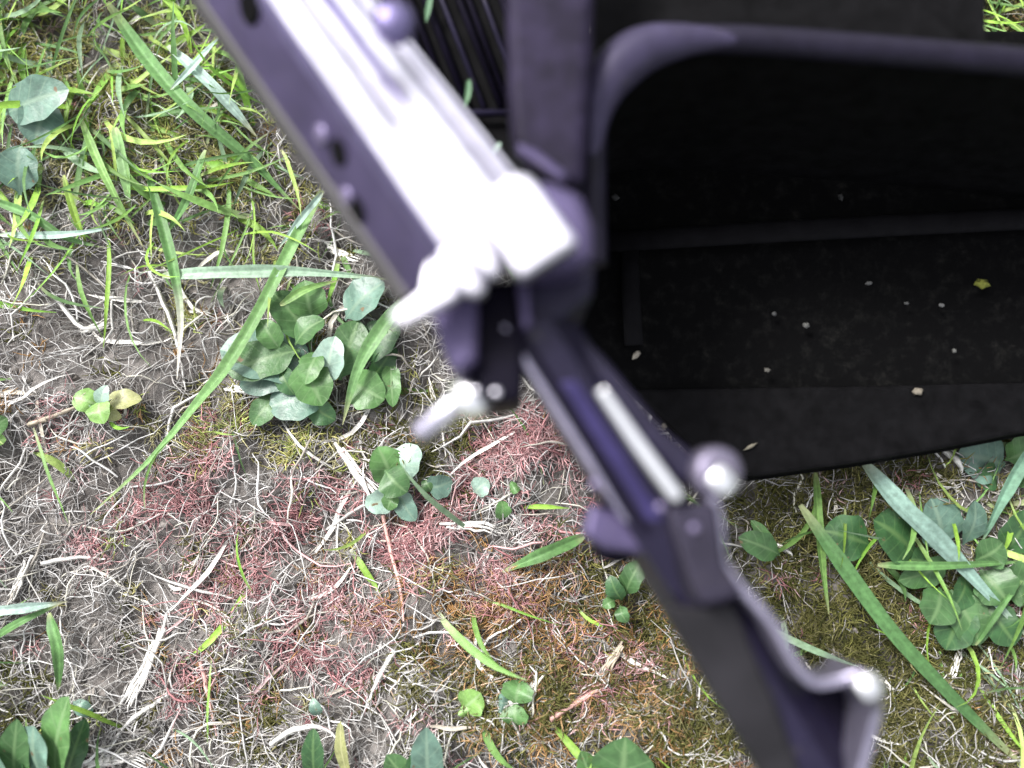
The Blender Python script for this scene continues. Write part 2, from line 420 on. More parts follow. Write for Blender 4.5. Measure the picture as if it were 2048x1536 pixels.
tufts('dried_red_moss', 1000, 15, RED, [(.46, .25, .255), (.56, .34, .34), (.35, .17, .18), (.62, .44, .44)], .003, .008, .00022,
      'dried pinkish-red moss patch in the middle of the bare soil', 'moss', .03)
tufts('dried_brown_moss', 420, 15, ORA, [(.38, .22, .09), (.28, .165, .07), (.44, .28, .14)], .003, .008, .00022,
      'dried orange-brown moss patch beside the lower bar of the frame', 'moss', .02)

def fine_grass():
    n = 3800
    u, v = draw(n, GRS, .012, .5)
    b = Pn(u, v)[:, :2]; ln = rng.uniform(.014, .045, n)
    rise = rng.uniform(.05, .75, n)
    hd = np.where(rng.random(n) < .6, rng.normal(-1.1, .7, n), rng.uniform(0, 6.283, n))
    pts = strand_paths(b, hd, ln, rng.normal(0, .8, n), rng.uniform(0, .004, n), rise, 7, follow=False)
    z = pts[:, :, 2]; lowest = hgt(pts[:, :, 0], pts[:, :, 1]) + .0004
    pts[:, :, 2] = np.maximum(z, lowest)
    V, Fq, per, _ = blade_mesh(pts, (.0007 + .0022 * rng.random(n) ** 2.2), .3, rng.normal(0, .6, n))
    c = pick([(.10, .20, .055), (.14, .26, .06), (.07, .145, .045), (.24, .36, .22), (.22, .38, .055), (.16, .30, .08), (.30, .42, .11), (.20, .40, .06)], n)
    cc = np.repeat(c, per, 0).reshape(n, 8, 3, 3)
    pale = np.array([.5, .47, .34]); k = (rng.random(n) < .4)[:, None, None, None] * np.array([.7, .35, .1, 0, 0, 0, 0, .25])[None, :, None, None]
    cc = cc * (1 - k) + pale * k
    o = quads_mesh('fine_grass', V, Fq, M['grass'], cc.reshape(-1, 3))
    tag(o, 'short thin green lawn grass thickest in the upper left corner', 'grass', kind='stuff')
fine_grass()

# ------------------------------------------------------------------ single long grass blades
MID, MINT, DEEP, YEL = (.095, .20, .065), (.33, .45, .39), (.06, .14, .045), (.19, .30, .05)
SPEC_BLADES = [
 ([(215, 5, 2), (300, 125, 10), (390, 225, 13), (500, 320, 9), (600, 420, 3)], 30, MID, 'broad mid-green grass blade running diagonally beside the rail, upper left'),
 ([(335, 92, 16), (420, 168, 15), (470, 222, 12), (515, 275, 6)], 25, MINT, 'pale mint grass blade catching light beside the rail in the upper left'),
 ([(445, 70, 2), (390, 130, 17), (335, 185, 12)], 17, MINT, 'short pale blade crossing the mint blade in the upper left'),
 ([(325, 552, 8), (450, 545, 11), (600, 543, 10), (800, 562, 3)], 26, (.30, .43, .31), 'pale straight blade lying horizontally just left of the clamp'),
 ([(295, 345, 4), (322, 440, 9), (348, 540, 10), (362, 640, 7), (354, 760, 1)], 22, MID, 'upright blade fading to white straw at its lower end, left of centre'),
 ([(645, 380, 3), (590, 480, 9), (520, 620, 12), (455, 730, 13), (400, 800, 11), (300, 920, 7), (180, 1030, 2)], 26, (.15, .28, .10), 'longest arching blade curving down the left of the leafy rosette'),
 ([(815, 590, 12), (760, 660, 14), (715, 740, 12), (685, 850, 2)], 28, (.15, .28, .11), 'ribbed green blade leaning across the leafy rosette below the clamp'),
 ([(1168, 1072, 5), (1080, 1112, 8), (995, 1148, 3)], 26, MID, 'short green blade poking out left of the lower bar'),
 ([(1725, 925, 12), (1800, 1010, 13), (1870, 1075, 12), (1950, 1160, 9), (2070, 1290, 3)], 38, (.21, .32, .27), 'widest pale blade slanting below the tray on the right'),
 ([(1600, 1010, 8), (1680, 1125, 11), (1780, 1260, 11), (1880, 1370, 9), (1990, 1480, 6), (2080, 1560, 2)], 30, (.085, .185, .065), 'long green blade slanting to the lower right corner'),
 ([(1630, 945, 3), (1636, 1040, 8), (1645, 1140, 6), (1658, 1240, 1)], 20, (.14, .25, .07), 'thin upright blade below the tray crossing the long slanting blade'),
 ([(2070, 880, 14), (2010, 985, 11), (1960, 1090, 3)], 28, (.16, .29, .20), 'blade leaning in from the right edge below the tray'),
 ([(1755, 1130, 10), (1880, 1132, 12), (2075, 1122, 8)], 17, MID, 'narrow horizontal blade across the right-hand broad leaves'),
 ([(-30, 1225, 7), (50, 1215, 9), (135, 1203, 4)], 20, MINT, 'short pale blade lying at the left edge below the straw'),
 ([(-30, 1290, 4), (40, 1245, 7), (120, 1208, 3)], 16, MID, 'dark thin blade under the pale one at the left edge'),
 ([(100, 1225, 8), (116, 1300, 9), (122, 1390, 2)], 24, MID, 'short stout blade above the lower left leaf rosette'),
 ([(160, 235, 5), (195, 320, 9), (235, 400, 8), (290, 500, 2)], 17, (.17, .30, .09), 'slender blade among the upper left grass, left of the upright blade'),
 ([(412, 300, 9), (375, 400, 9), (325, 480, 3)], 20, MID, 'forked green blade in the upper left grass leaning left'),
 ([(128, 350, 9), (150, 430, 7), (182, 515, 2)], 15, YEL, 'yellow-green thin blade at the left of the upper grass'),
 ([(-30, 395, 3), (60, 430, 7), (130, 475, 6), (220, 500, 2)], 18, MID, 'blade reaching in from the left edge above the straw'),
 ([(230, 255, 8), (252, 350, 8), (262, 430, 2)], 26, (.19, .33, .13), 'broad light blade standing in the middle of the upper left grass'),
 ([(0, 470, 3), (120, 470, 8), (230, 455, 6)], 15, MINT, 'pale thin blade lying across the left edge of the upper grass'),
 ([(645, 385, 12), (600, 440, 10), (555, 500, 3)], 14, MINT, 'thin mint blade against the left side of the rail'),
 ([(1950, 1290, 6), (1990, 1230, 9), (2060, 1140, 6)], 14, MID, 'thin blade crossing behind the right-hand leaves'),
 ([(560, 610, 13), (610, 580, 12), (680, 560, 6)], 16, (.18, .31, .10), 'short blade just under the pale horizontal blade'),
]
def long_blade(path, wpx, c, label):
    n, C = 26, 9
    base = [P(u, v, z * .001) for u, v, z in path]
    base = [Vector((b.x, b.y, max(b.z, float(hgt(b.x, b.y)) + .001))) for b in base]
    pts = spline(base, n)
    d = np.gradient(pts, axis=0); d /= np.linalg.norm(d, axis=1, keepdims=True)
    sd = np.cross(d, [0, 0, 1.0]); sd /= np.linalg.norm(sd, axis=1, keepdims=True) + 1e-9; nn = np.cross(sd, d)
    th = rng.normal(0, .45) * np.linspace(-.5, 1, n)[:, None] + rng.normal(0, .2); sd, nn = sd * np.cos(th) + nn * np.sin(th), nn * np.cos(th) - sd * np.sin(th)
    t = np.linspace(0, 1, n)
    prof = (.35 + .65 * np.clip(t * 5, 0, 1) ** .6) * np.clip((1 - t) * 2.0, 0.015, 1) ** .75 * (1 + .06 * np.sin(t * 13 + wpx))
    w = wpx * MM(.008) * .5 * prof
    cs = np.linspace(-1, 1, C)
    V = pts[:, None] + sd[:, None] * (cs[None, :, None] * w[:, None, None]) + nn[:, None] * ((np.abs(cs)[None, :, None] * .42 + .05 * (np.arange(C) % 2)[None, :, None]) * w[:, None, None])
    idx = np.arange(n * C).reshape(n, C)
    Fq = np.stack([idx[:-1, :-1], idx[:-1, 1:], idx[1:, 1:], idx[1:, :-1]], -1).reshape(-1, 4)
    cc = np.tile(np.array(c), (n, C, 1)) * (1 + rng.normal(0, .10, (1, C, 1)) + .10 * (np.arange(C) % 2)[None, :, None]) * (1 + .14 * np.sin(t * 9 + wpx))[:, None, None]
    cc[:, C // 2] *= 1.35
    dry = np.array([.46, .42, .24]); k = (np.clip((t - rng.uniform(.72, .9)) * 4, 0, .8) + np.clip((.12 - t) * 4, 0, .5))[:, None, None]
    if 'white straw' in label: k = np.clip((t - .55) * 3.5, 0, 1)[:, None, None]; dry = np.array([.66, .63, .55])
    cc = cc * (1 - k) + dry * k
    o = quads_mesh('grass_blade', V.reshape(-1, 3) - np.array(base[0]), Fq, M['grass'], cc.reshape(-1, 3).clip(0, .9))
    o.location = base[0]
    tag(o, label, 'grass blade', 'long grass blades')
for a in SPEC_BLADES: long_blade(*a)

# ------------------------------------------------------------------ single thick dry stalks
STALKS = [
 ([(287, 535), (330, 650), (355, 775)], 13, 'thin straight straw running down beside the white-ended blade'),
 ([(655, 865), (690, 920), (745, 985), (770, 1015)], 22, 'thick pale straw leaning toward the small five-leaf weed'),
 ([(318, 1235), (285, 1330), (255, 1400), (245, 1440)], 24, 'thickest white straw bundle at the lower left'),
 ([(340, 1385), (290, 1420), (250, 1450), (195, 1520)], 14, 'white straw fanning out from the thick lower left bundle'),
 ([(395, 1325), (408, 1400), (425, 1480)], 13, 'pinkish upright straw right of the thick lower left bundle'),
 ([(60, 1110), (30, 1170), (0, 1225)], 16, 'pale slanting straw at the left edge'),
 ([(75, 1128), (140, 1116), (200, 1120)], 12, 'short horizontal pale straw at the left'),
 ([(640, 478), (680, 500), (725, 520)], 20, 'stout broken white straw beside the rail holes'),
 ([(880, 1050), (960, 1052), (1040, 1075)], 20, 'flat pale straw lying across the red moss'),
 ([(760, 1030), (775, 1100), (800, 1180), (810, 1240)], 14, 'forked pink straw in the middle of the red moss'),
 ([(1255, 1285), (1215, 1340), (1190, 1400)], 18, 'white broken straw over the brown moss'),
 ([(1100, 1435), (1180, 1390), (1260, 1350)], 14, 'pink straw crossing the brown moss'),
 ([(100, 840), (60, 850), (110, 835), (160, 815), (190, 790)], 13, 'curved brown-white twig by the pale green seedling'),
 ([(100, 585), (150, 650), (195, 640), (200, 640)], 13, 'bent straw in the upper part of the bare soil'),
 ([(150, 660), (180, 645), (205, 630)], 20, 'short thick white straw end on the bare soil at the left'),
 ([(430, 775), (480, 778), (530, 795)], 17, 'curled white straw at the foot of the leafy rosette'),
 ([(130, 1545), (200, 1528), (260, 1520), (310, 1545)], 20, 'arched white straw at the bottom edge near the lower left leaves'),
 ([(540, 1490), (580, 1465), (640, 1460), (680, 1490)], 14, 'arched pale straw loop at the bottom of the picture'),
 ([(790, 1300), (755, 1360), (730, 1420)], 13, 'kinked thin straw below the red moss'),
 ([(1945, 1290), (1925, 1340), (1905, 1370)], 15, 'white straw near the lower right blade'),
 ([(1555, 1085), (1580, 1100), (1605, 1120)], 14, 'short split white straw right of the silver latch'),
 ([(1885, 900), (1905, 925), (1915, 950)], 14, 'short grey straw under the tray edge'),
]
for path, wpx, label in STALKS:
    base = [P(u, v, .004) for u, v in path]
    base = [Vector((b.x, b.y, float(hgt(b.x, b.y)) + .0022 + .0012 * math.sin(3 * i))) for i, b in enumerate(base)]
    pts = spline(base, 12)[None] + rng.normal(0, .00012, (1, 12, 3))
    nb = 1 if wpx < 15 else 4                     # the wide ones are split, frayed straws
    if nb > 1:
        spread = np.linspace(-.5, .5, nb)[:, None, None] * wpx * MM(0) * .75
        d_ = pts[0, -1] - pts[0, 0]; sd = np.array([-d_[1], d_[0], 0]) / (np.linalg.norm(d_[:2]) + 1e-9)
        fan = np.linspace(.55, 1.25, 12)[None, :, None]
        pts = pts + spread * fan * sd + rng.normal(0, .00022, (nb, 12, 3))
        for q in range(nb): pts[q] = spline(pts[q][int(rng.integers(0, 3)):12 - int(rng.integers(0, 4))], 12)
    V, Fq, per = strand_mesh(pts, rng.uniform(.75, 1.2, nb) * wpx * MM(0) * (.5 if nb == 1 else .19), (.85, .3))
    c = (.60, .36, .32) if 'pink' in label else ((.42, .36, .28) if 'brown' in label else (.76, .74, .70))
    cc = np.tile(np.array(c), (len(V), 1)) * rng.normal(.95, .12, (len(V), 1)).clip(.6, 1.15)
    o = quads_mesh('dry_stalk', V - np.array(base[0]), Fq, M['straw'], cc)
    o.location = base[0]; tag(o, label, 'straw', 'single dry stalks')

# ------------------------------------------------------------------ broad-leaved weeds
LM = {'g': m_leaf('leaf_green', (.060, .135, .046), (.125, .215, .09)),
      'b': m_leaf('leaf_bluish', (.115, .20, .155), (.18, .27, .20), .38),
      'l': m_leaf('leaf_light', (.088, .19, .060), (.16, .27, .115)),
      'd': m_leaf('leaf_dark', (.038, .10, .035), (.09, .17, .06)),
      'y': m_leaf('leaf_yellow', (.20, .36, .095), (.28, .42, .18)),
      'p': m_leaf('leaf_pale', (.28, .40, .33), (.34, .45, .35), .34),
      'o': m_leaf('leaf_olive', (.28, .29, .12), (.36, .36, .18))}
def leaf(parent, bu, bv, tu, tv, wpx, kind, z0, z1, arch=.0022, cup=.12):
    a, b = P(bu, bv, z0), P(tu, tv, z1)
    for q in (a, b): q.z = max(q.z, float(hgt(q.x, q.y)) + .0012)
    d = b - a; L = d.length; s = d.cross(Vector((0, 0, 1))).normalized(); nn = s.cross(d).normalized()
    wpx *= random.uniform(.82, 1.12); roll = random.uniform(-.45, .45); s, nn = s * math.cos(roll) + nn * math.sin(roll), nn * math.cos(roll) - s * math.sin(roll)
    w = wpx * MM(z1) * .5 * 1.2; R, C = 19, 9; V = []; ex = []; al = []
    ph = random.uniform(0, 6)
    for i in range(R):
        t = i / (R - 1)
        if t < .1: prof = .10
        else:
            q = (t - .1) / .9; prof = .10 * (1 - q) + (max(0, 1 - abs(2 * q ** .92 - 1) ** 2.3)) ** .62
        for j in range(C):
            c = j / (C - 1) * 2 - 1
            off = arch * math.sin(math.pi * t * .95) + cup * w * abs(c) ** 1.4 * prof * 1.3 + w * .07 * math.sin(t * 11 + ph + c * 2) * abs(c) * prof
            V.append(a + d * t + s * (c * w * prof * (1 + .05 * math.sin(t * 17 + ph))) + nn * off); ex.append(c); al.append(t)
    Fq = [(i * C + j, i * C + j + 1, (i + 1) * C + j + 1, (i + 1) * C + j) for i in range(R - 1) for j in range(C - 1)]
    o = quads_mesh('leaf', np.array([list(v - parent.location) for v in V]), np.array(Fq), LM[kind], None, True, ex)
    at = o.data.attributes.new('along', 'FLOAT', 'POINT'); at.data.foreach_set('value', np.array(al, np.float32))
    o.parent = parent
def weed(name, label, cu, cv, leaves, group='broad-leaved weeds in the lawn'):
    c = P(cu, cv, 0); c.z = float(hgt(c.x, c.y))
    e = empty(name, c); tag(e, label, 'weed', group)
    for L in leaves:
        leaf(e, *L)
    return e
weed('rosette_weed', 'big rosette of many overlapping round leaves below the clamp', 630, 720, [
 (640, 735, 440, 700, 88, 'b', .002, .005), (600, 700, 455, 745, 66, 'g', .006, .006), (630, 690, 545, 585, 78, 'g', .003, .006),
 (625, 640, 610, 560, 60, 'l', .003, .009), (610, 730, 480, 775, 60, 'b', .004, .003), (600, 720, 645, 812, 62, 'l', .008, .009),
 (650, 770, 672, 672, 52, 'p', .006, .011), (655, 790, 538, 815, 70, 'b', .003, .004), (560, 790, 505, 850, 48, 'g', .002, .003),
 (680, 760, 718, 640, 72, 'g', .004, .007), (720, 720, 800, 650, 62, 'd', .002, .006), (700, 760, 770, 800, 60, 'l', .003, .006),
 (782, 720, 786, 815, 30, 'l', .002, .005), (690, 640, 770, 565, 66, 'b', .003, .008), (620, 800, 672, 840, 44, 'd', .003, .004),
 (590, 690, 650, 640, 48, 'g', .008, .010), (560, 700, 520, 640, 44, 'l', .007, .010), (640, 700, 610, 770, 46, 'l', .009, .012), (740, 760, 790, 690, 40, 'd', .002, .004), (560, 730, 590, 790, 40, 'd', .006, .006)])
weed('five_leaf_weed', 'small weed with five pale round leaves below the bolt', 790, 965, [
 (785, 970, 755, 893, 54, 'l', .003, .007), (800, 960, 836, 890, 56, 'p', .003, .006), (770, 940, 815, 985, 50, 'g', .009, .010),
 (795, 985, 730, 1012, 44, 'p', .003, .004), (795, 975, 832, 1042, 42, 'b', .003, .004), (790, 985, 775, 1020, 30, 'l', .005, .005)])
weed('small_weed', 'tiny two-leaf weed just right of the small five-leaf weed', 880, 975, [(850, 975, 905, 960, 46, 'b', .003, .004), (865, 985, 850, 955, 22, 'g', .003, .003)])
weed('small_weed', 'tiny pale round seedling leaves among red moss near the lower bar', 962, 975, [(948, 985, 978, 960, 32, 'p', .003, .005), (1000, 1040, 1002, 1000, 26, 'l', .002, .004), (1020, 985, 1040, 975, 20, 'l', .002, .004)])
weed('leafy_weed', 'dense clump of round leaves at the right edge under the tray', 1900, 1120, [  # leaf kinds picked darker here, carrying the shade in their colour
 (1740, 1090, 1645, 1060, 74, 'd', .003, .006), (1830, 1110, 1745, 1040, 92, 'd', .003, .007), (1880, 1100, 1860, 995, 96, 'b', .003, .008),
 (1925, 1090, 1948, 1000, 62, 'b', .004, .007), (1950, 1120, 2005, 1085, 62, 'g', .006, .009), (1880, 1175, 1858, 1248, 62, 'g', .005, .008),
 (1960, 1140, 2015, 1205, 76, 'g', .004, .007), (1900, 1120, 1795, 1160, 54, 'g', .003, .005), (1920, 1190, 1890, 1300, 70, 'd', .002, .004),
 (2000, 1110, 2060, 1020, 74, 'd', .003, .008), (2000, 1160, 2070, 1160, 66, 'g', .003, .006), (1900, 1180, 1960, 1290, 60, 'g', .002, .004),
 (1870, 1130, 1780, 1120, 44, 'd', .002, .003), (1930, 1150, 1900, 1220, 40, 'd', .002, .005), (1960, 1200, 2030, 1290, 62, 'd', .002, .004)])
weed('leafy_weed', 'bluish leaves emerging under the tray at the right edge', 1990, 900, [
 (2010, 930, 1915, 905, 76, 'b', .003, .006), (2010, 920, 2080, 880, 70, 'l', .003, .008), (1990, 940, 1940, 960, 40, 'd', .003, .004), (2020, 940, 2080, 960, 56, 'g', .003, .006)])
weed('single_leaf_weed', 'dark pointed leaf right of the silver latch', 1560, 1090, [(1560, 1110, 1475, 1075, 44, 'g', .003, .008), (1545, 1105, 1500, 1040, 26, 'l', .003, .006)])
weed('leafy_weed', 'large upright leaves in the lower left corner', 110, 1520, [
 (112, 1560, 140, 1392, 66, 'l', .004, .022), (90, 1560, 70, 1450, 84, 'b', .004, .016), (30, 1570, 35, 1436, 50, 'g', .004, .016),
 (130, 1560, 172, 1435, 44, 'd', .003, .012), (10, 1580, -20, 1470, 60, 'b', .003, .016), (50, 1560, 30, 1490, 40, 'd', .003, .010), (150, 1400, 185, 1430, 22, 'b', .003, .004)])
weed('upright_leaf_weed', 'upright bluish glossy leaves at the bottom edge left of centre', 845, 1540, [
 (858, 1590, 853, 1452, 50, 'b', .004, .020), (850, 1600, 772, 1508, 46, 'g', .003, .012), (840, 1600, 830, 1500, 40, 'd', .003, .014)])
weed('upright_leaf_weed', 'pair of wide green leaves at the bottom edge beneath the brown moss', 1230, 1540, [
 (1240, 1610, 1252, 1472, 92, 'g', .004, .018), (1190, 1610, 1160, 1500, 50, 'l', .003, .014), (1215, 1600, 1212, 1510, 34, 'd', .003, .010)])
weed('seedling', 'green seedling of two stacked leaflets below the brown moss', 1032, 1400, [(1030, 1405, 1042, 1360, 44, 'l', .004, .007), (1032, 1400, 1036, 1448, 44, 'l', .004, .006), (1020, 1400, 998, 1398, 26, 'b', .003, .004)], 'small seedlings in bare soil')
weed('seedling', 'yellow-green seedling left of the stacked leaflets near the bottom', 940, 1400, [(925, 1415, 962, 1385, 42, 'y', .004, .007), (930, 1400, 945, 1425, 28, 'y', .003, .004)], 'small seedlings in bare soil')
weed('seedling', 'bright yellow-green seedling on the bare soil at far left', 200, 810, [
 (205, 815, 145, 795, 44, 'y', .004, .007), (200, 800, 210, 848, 44, 'y', .006, .008), (205, 815, 190, 835, 40, 'l', .005, .006), (205, 812, 285, 800, 36, 'o', .003, .004), (205, 815, 216, 770, 24, 'p', .005, .009), (210, 810, 245, 835, 28, 'o', .003, .004)], 'small seedlings in bare soil')
weed('seedling', 'green leaf cut by the left picture edge below the curved twig', -10, 860, [(-40, 870, 16, 835, 44, 'l', .003, .008), (-40, 880, 14, 880, 34, 'y', .003, .006)], 'small seedlings in bare soil')
weed('folded_leaf_weed', 'large bluish folded leaves at the upper left edge', 60, 250, [
 (10, 228, 140, 180, 76, 'b', .006, .014), (100, 200, 70, 290, 70, 'b', .006, .006), (40, 390, 40, 290, 66, 'b', .004, .010), (-30, 370, 40, 310, 40, 'd', .003, .006), (5, 335, -40, 300, 40, 'g', .003, .008)])
weed('teal_leaf_weed', 'dark teal narrow leaf under the straw loop at the bottom', 635, 1500, [(630, 1560, 628, 1455, 34, 'd', .003, .010), (640, 1430, 625, 1395, 18, 'b', .003, .005), (700, 1560, 682, 1440, 22, 'o', .003, .010)])
weed('small_weed', 'small leafy sprig beside the foot block of the lower bar', 1240, 1160, [(1250, 1190, 1285, 1120, 34, 'g', .003, .008), (1245, 1200, 1220, 1150, 30, 'd', .003, .006), (1240, 1210, 1255, 1245, 26, 'g', .003, .004), (1230, 1200, 1205, 1215, 22, 'l', .003, .004)])

# ------------------------------------------------------------------ the metal frame
fr = empty('metal_frame', P(1150, 700, 0))
tag(fr, 'black and silver metal frame with bright rail, clamp, bolt, latch and black tray', 'frame')

def plate(name, outline, z, th, m, bevel=.0008, parent=fr, ztop=None, seg=2, taper=0.0):
    """solid slab whose upper outline is given in pixels at level z (or z per vertex)"""
    zs = z if isinstance(z, (list, tuple)) else [z] * len(outline)
    top = [P(u, v, zz) for (u, v), zz in zip(outline, zs)]
    cx = sum(top, Vector()) / len(top)
    bot = [Vector((p.x + (cx.x - p.x) * taper, p.y + (cx.y - p.y) * taper, p.z - th)) for p in top]
    n = len(top)
    faces = [tuple(range(n)), tuple(range(2 * n - 1, n - 1, -1))] + [(i, i + n, (i + 1) % n + n, (i + 1) % n) for i in range(n)]
    return obj(name, top + bot, faces, m, parent, bevel=bevel, seg=seg)
def loft(name, stations, m, parent=fr, bevel=.0, closed=True, smooth=False):
    n = len(stations[0]); V = [p for s in stations for p in s]; faces = []
    for k in range(len(stations) - 1):
        for i in range(n):
            faces.append((k * n + i, k * n + (i + 1) % n, (k + 1) * n + (i + 1) % n, (k + 1) * n + i))
    faces += [tuple(range(n)), tuple((len(stations) - 1) * n + i for i in range(n - 1, -1, -1))]
    return obj(name, V, faces, m, parent, bevel=bevel, smooth=smooth)
def tube(name, pts, r, m, parent=fr, k=12, flat=1.0, radii=None):
    st = []; N = len(pts)
    for i, p in enumerate(pts):
        d = (pts[min(i + 1, N - 1)] - pts[max(i - 1, 0)]).normalized()
        ref = Vector((0, 0, 1)) if abs(d.z) < .9 else Vector((1, 0, 0))
        s = d.cross(ref).normalized(); nn = s.cross(d)
        rr = radii[i] if radii else r
        st.append([p + s * (math.cos(a) * rr) + nn * (math.sin(a) * rr * flat) for a in [2 * math.pi * j / k for j in range(k)]])
    return loft(name, st, m, parent, smooth=True)
def dome(name, c, r, m, parent=fr, axis=Vector((0, 0, 1)), prof=((1, 0), (1, .45), (.9, .72), (.62, .95), (.25, 1.04)), k=20, sx=1.0):
    """lathed cap: prof = (radius, height) in units of r"""
    q = axis.normalized().to_track_quat('Z', 'Y'); st = []
    for pr, ph in prof:
        st.append([c + q @ Vector((math.cos(a) * r * pr * sx, math.sin(a) * r * pr, ph * r)) for a in [2 * math.pi * j / k for j in range(k)]])
    return loft(name, st, m, parent, smooth=True)
def vl(points, n):
    return [Vector(p) for p in spline([tuple(p) for p in points], n)]

# --- upper rail: a solid bar with a bright grooved face
def rail_edges(t):
    """edge points at parameter t along the rail (0 = picture top, 1 = clamp)"""
    def L(a, b): return (a[0] + (b[0] - a[0]) * t, a[1] + (b[1] - a[1]) * t)
    zz = .138 + .014 * t
    TL = P(*L((528, 0), (905, 540)), zz); TR = P(*L((748, 0), (1085, 425)), zz - .005); BL = P(*L((385, 0), (815, 620)), zz - .020)
    return TL, TR, BL, TR + BL - TL
st = [list(rail_edges(t)) for t in (-.62, -.3, 0, .25, .5, .75, .985)]
rail = loft('rail', [[s[0], s[1], s[3], s[2]] for s in st], M['satin'], bevel=.0012)
GP = [(.02, 0), (.30, 0), (.325, .05), (.36, .05), (.385, 0), (.76, 0), (.785, .075), (.825, .075), (.85, 0), (.985, 0)]
def face_station(t):
    TL, TR, BL, BR = rail_edges(t); dn = (BL - TL); off = dn * -.055
    top = [TL.lerp(TR, f) + off + dn * g for f, g in GP]
    return top + [TL.lerp(TR, .985) - off * .2, TL.lerp(TR, .02) - off * .2]
loft('rail_face', [face_station(t) for t in (-.6, -.3, 0, .3, .6, .96)], M['bare'])
# a thin lavender strip raised on the face that ends half way
def inlay(t, w):
    TL, TR, BL, BR = rail_edges(t); dn = BL - TL
    return [TL.lerp(TR, .53 - w) - dn * .075, TL.lerp(TR, .53 + w) - dn * .075, TL.lerp(TR, .53 + w) - dn * .03, TL.lerp(TR, .53 - w) - dn * .03]
M['inlay'] = m_metal('lavender_metal', (.15, .13, .25), .9, .35, .5, 200, .2)
loft('inlay_strip', [inlay(-.5, .05), inlay(0, .05), inlay(.2, .045), inlay(.38, .03), inlay(.46, .005)], M['inlay'])
M['shade_strip'] = m_metal('violet_groove_shade', (.035, .028, .070), .2, .4, .6, 120, .2, .15)  # dark metal laid into the grooves in place of their shade
def shade_strip(t):
    TL, TR, BL, BR = rail_edges(t); dn = BL - TL
    a, b = TL.lerp(TR, .783), TL.lerp(TR, .827)
    return [a - dn * .035, b - dn * .035, b + dn * .02, a + dn * .02]
loft('groove_shade', [shade_strip(t) for t in (-.58, 0, .5, .93)], M['shade_strip'])
def shade_strip2(t):
    TL, TR, BL, BR = rail_edges(t); dn = BL - TL; w = .016 * (1 - .5 * t)
    a, b = TL.lerp(TR, .343 - w), TL.lerp(TR, .343 + w)
    return [a - dn * .04, b - dn * .04, b + dn * .02, a + dn * .02]
loft('groove_shade', [shade_strip2(t) for t in (-.58, 0, .3, .5)], M['shade_strip'])
def shade_strip_at(f, w, m, ts):
    def st_(t):
        TL, TR, BL, BR = rail_edges(t); dn = BL - TL; a, b = TL.lerp(TR, f - w), TL.lerp(TR, f + w)
        return [a - dn * .068, b - dn * .068, b - dn * .03, a - dn * .03]
    loft('groove_shade', [st_(t) for t in ts], m)  # thin lines painted on the face as further groove shade
shade_strip_at(.115, .013, M['inlay'], (-.58, 0, .5, .94))
shade_strip_at(.915, .014, M['shade_strip'], (-.58, 0, .5, .92))
# holes and screw heads down the side of the rail
for t, f, rr, kind in ((.53, .40, .0029, 'h'), (.70, .70, .0029, 'h'), (.02, .22, .0040, 'h'), (.605, .90, .0022, 'h'), (.465, .46, .0024, 's'), (.655, .70, .0022, 's')):
    TL, TR, BL, BR = rail_edges(t)
    c = TL.lerp(BL, f); e1 = (rail_edges(t + .1)[0] - TL).normalized(); ax = (BL - TL).cross(e1).normalized()
    if ax.z < 0: ax = -ax
    if kind == 'h':
        dome('hole_plug', c + ax * .0001, rr, M['black'], axis=ax, prof=((1, 0), (1, .12), (.8, .16), (.3, .10)))
    else:
        dome('screw', c, rr, M['satin_light'], axis=ax, prof=((1, 0), (.95, .30), (.6, .48), (.2, .52)))
def lip(t):
    TL, TR, BL, BR = rail_edges(t); o_ = (TL - TR).normalized() * .0011; q = TL.lerp(BL, .80)
    return [q + o_, BL + o_, BL - o_, q - o_]
loft('rail_lip', [lip(t) for t in (-.6, 0, .5, .975)], M['lip'], bevel=.0004)
def chamfer(t):
    TL, TR, BL, BR = rail_edges(t); dn = BL - TL; o_ = (TL - TR) * .012
    return [TL + o_ - dn * .04, TL + o_ * 2 + dn * .07, TL + dn * .07 - o_, TL - dn * .02 - o_]
loft('edge_trim', [chamfer(t) for t in (-.6, 0, .5, .95)], M['inlay'])

# --- clamp at the end of the rail
plate('clamp_plate', [(1030, 342), (1062, 350), (1158, 482), (1042, 557), (990, 485), (940, 440), (975, 385)], .160, .006, M['bare'], .0012)
plate('clamp_tongue', [(900, 480), (940, 440), (988, 488), (1003, 535), (990, 560), (966, 545), (930, 520)], .1585, .005, M['bare'], .0014)
plate('clamp_tongue', [(870, 508), (898, 482), (962, 548), (975, 578), (952, 594), (925, 582), (880, 545)], .1575, .005, M['bare'], .0014)
plate('clamp_tongue', [(850, 528), (868, 512), (915, 572), (925, 590), (802, 655), (775, 632), (842, 580)], .1565, .005, M['bare'], .0014)
plate('clamp_base', [(1000, 400), (1050, 440), (1010, 520), (985, 548), (925, 578), (860, 560), (860, 525), (900, 470)], .1525, .006, M['satin_light'], .001)
plate('clamp_body', [(1078, 352), (1165, 385), (1188, 450), (1188, 520), (1150, 535), (1060, 545), (1040, 530), (1000, 450)], .150, .026, M['satin'], .002)
plate('clamp_lower_jaw', [(1020, 545), (1192, 505), (1188, 590), (1125, 640), (1058, 662), (1036, 600)], .140, .03, M['dark_satin'], .002)
plate('clamp_block', [(858, 600), (955, 585), (955, 720), (908, 748), (880, 690)], .146, .020, M['satin'], .0012)
plate('clamp_rib', [(1030, 545), (1056, 545), (1064, 652), (1046, 660)], .1445, .006, M['satin'], .001)
plate('clamp_web', [(945, 562), (1042, 556), (1050, 680), (1046, 800), (965, 812), (948, 745)], .141, .022, M['black_metal'], .0015)
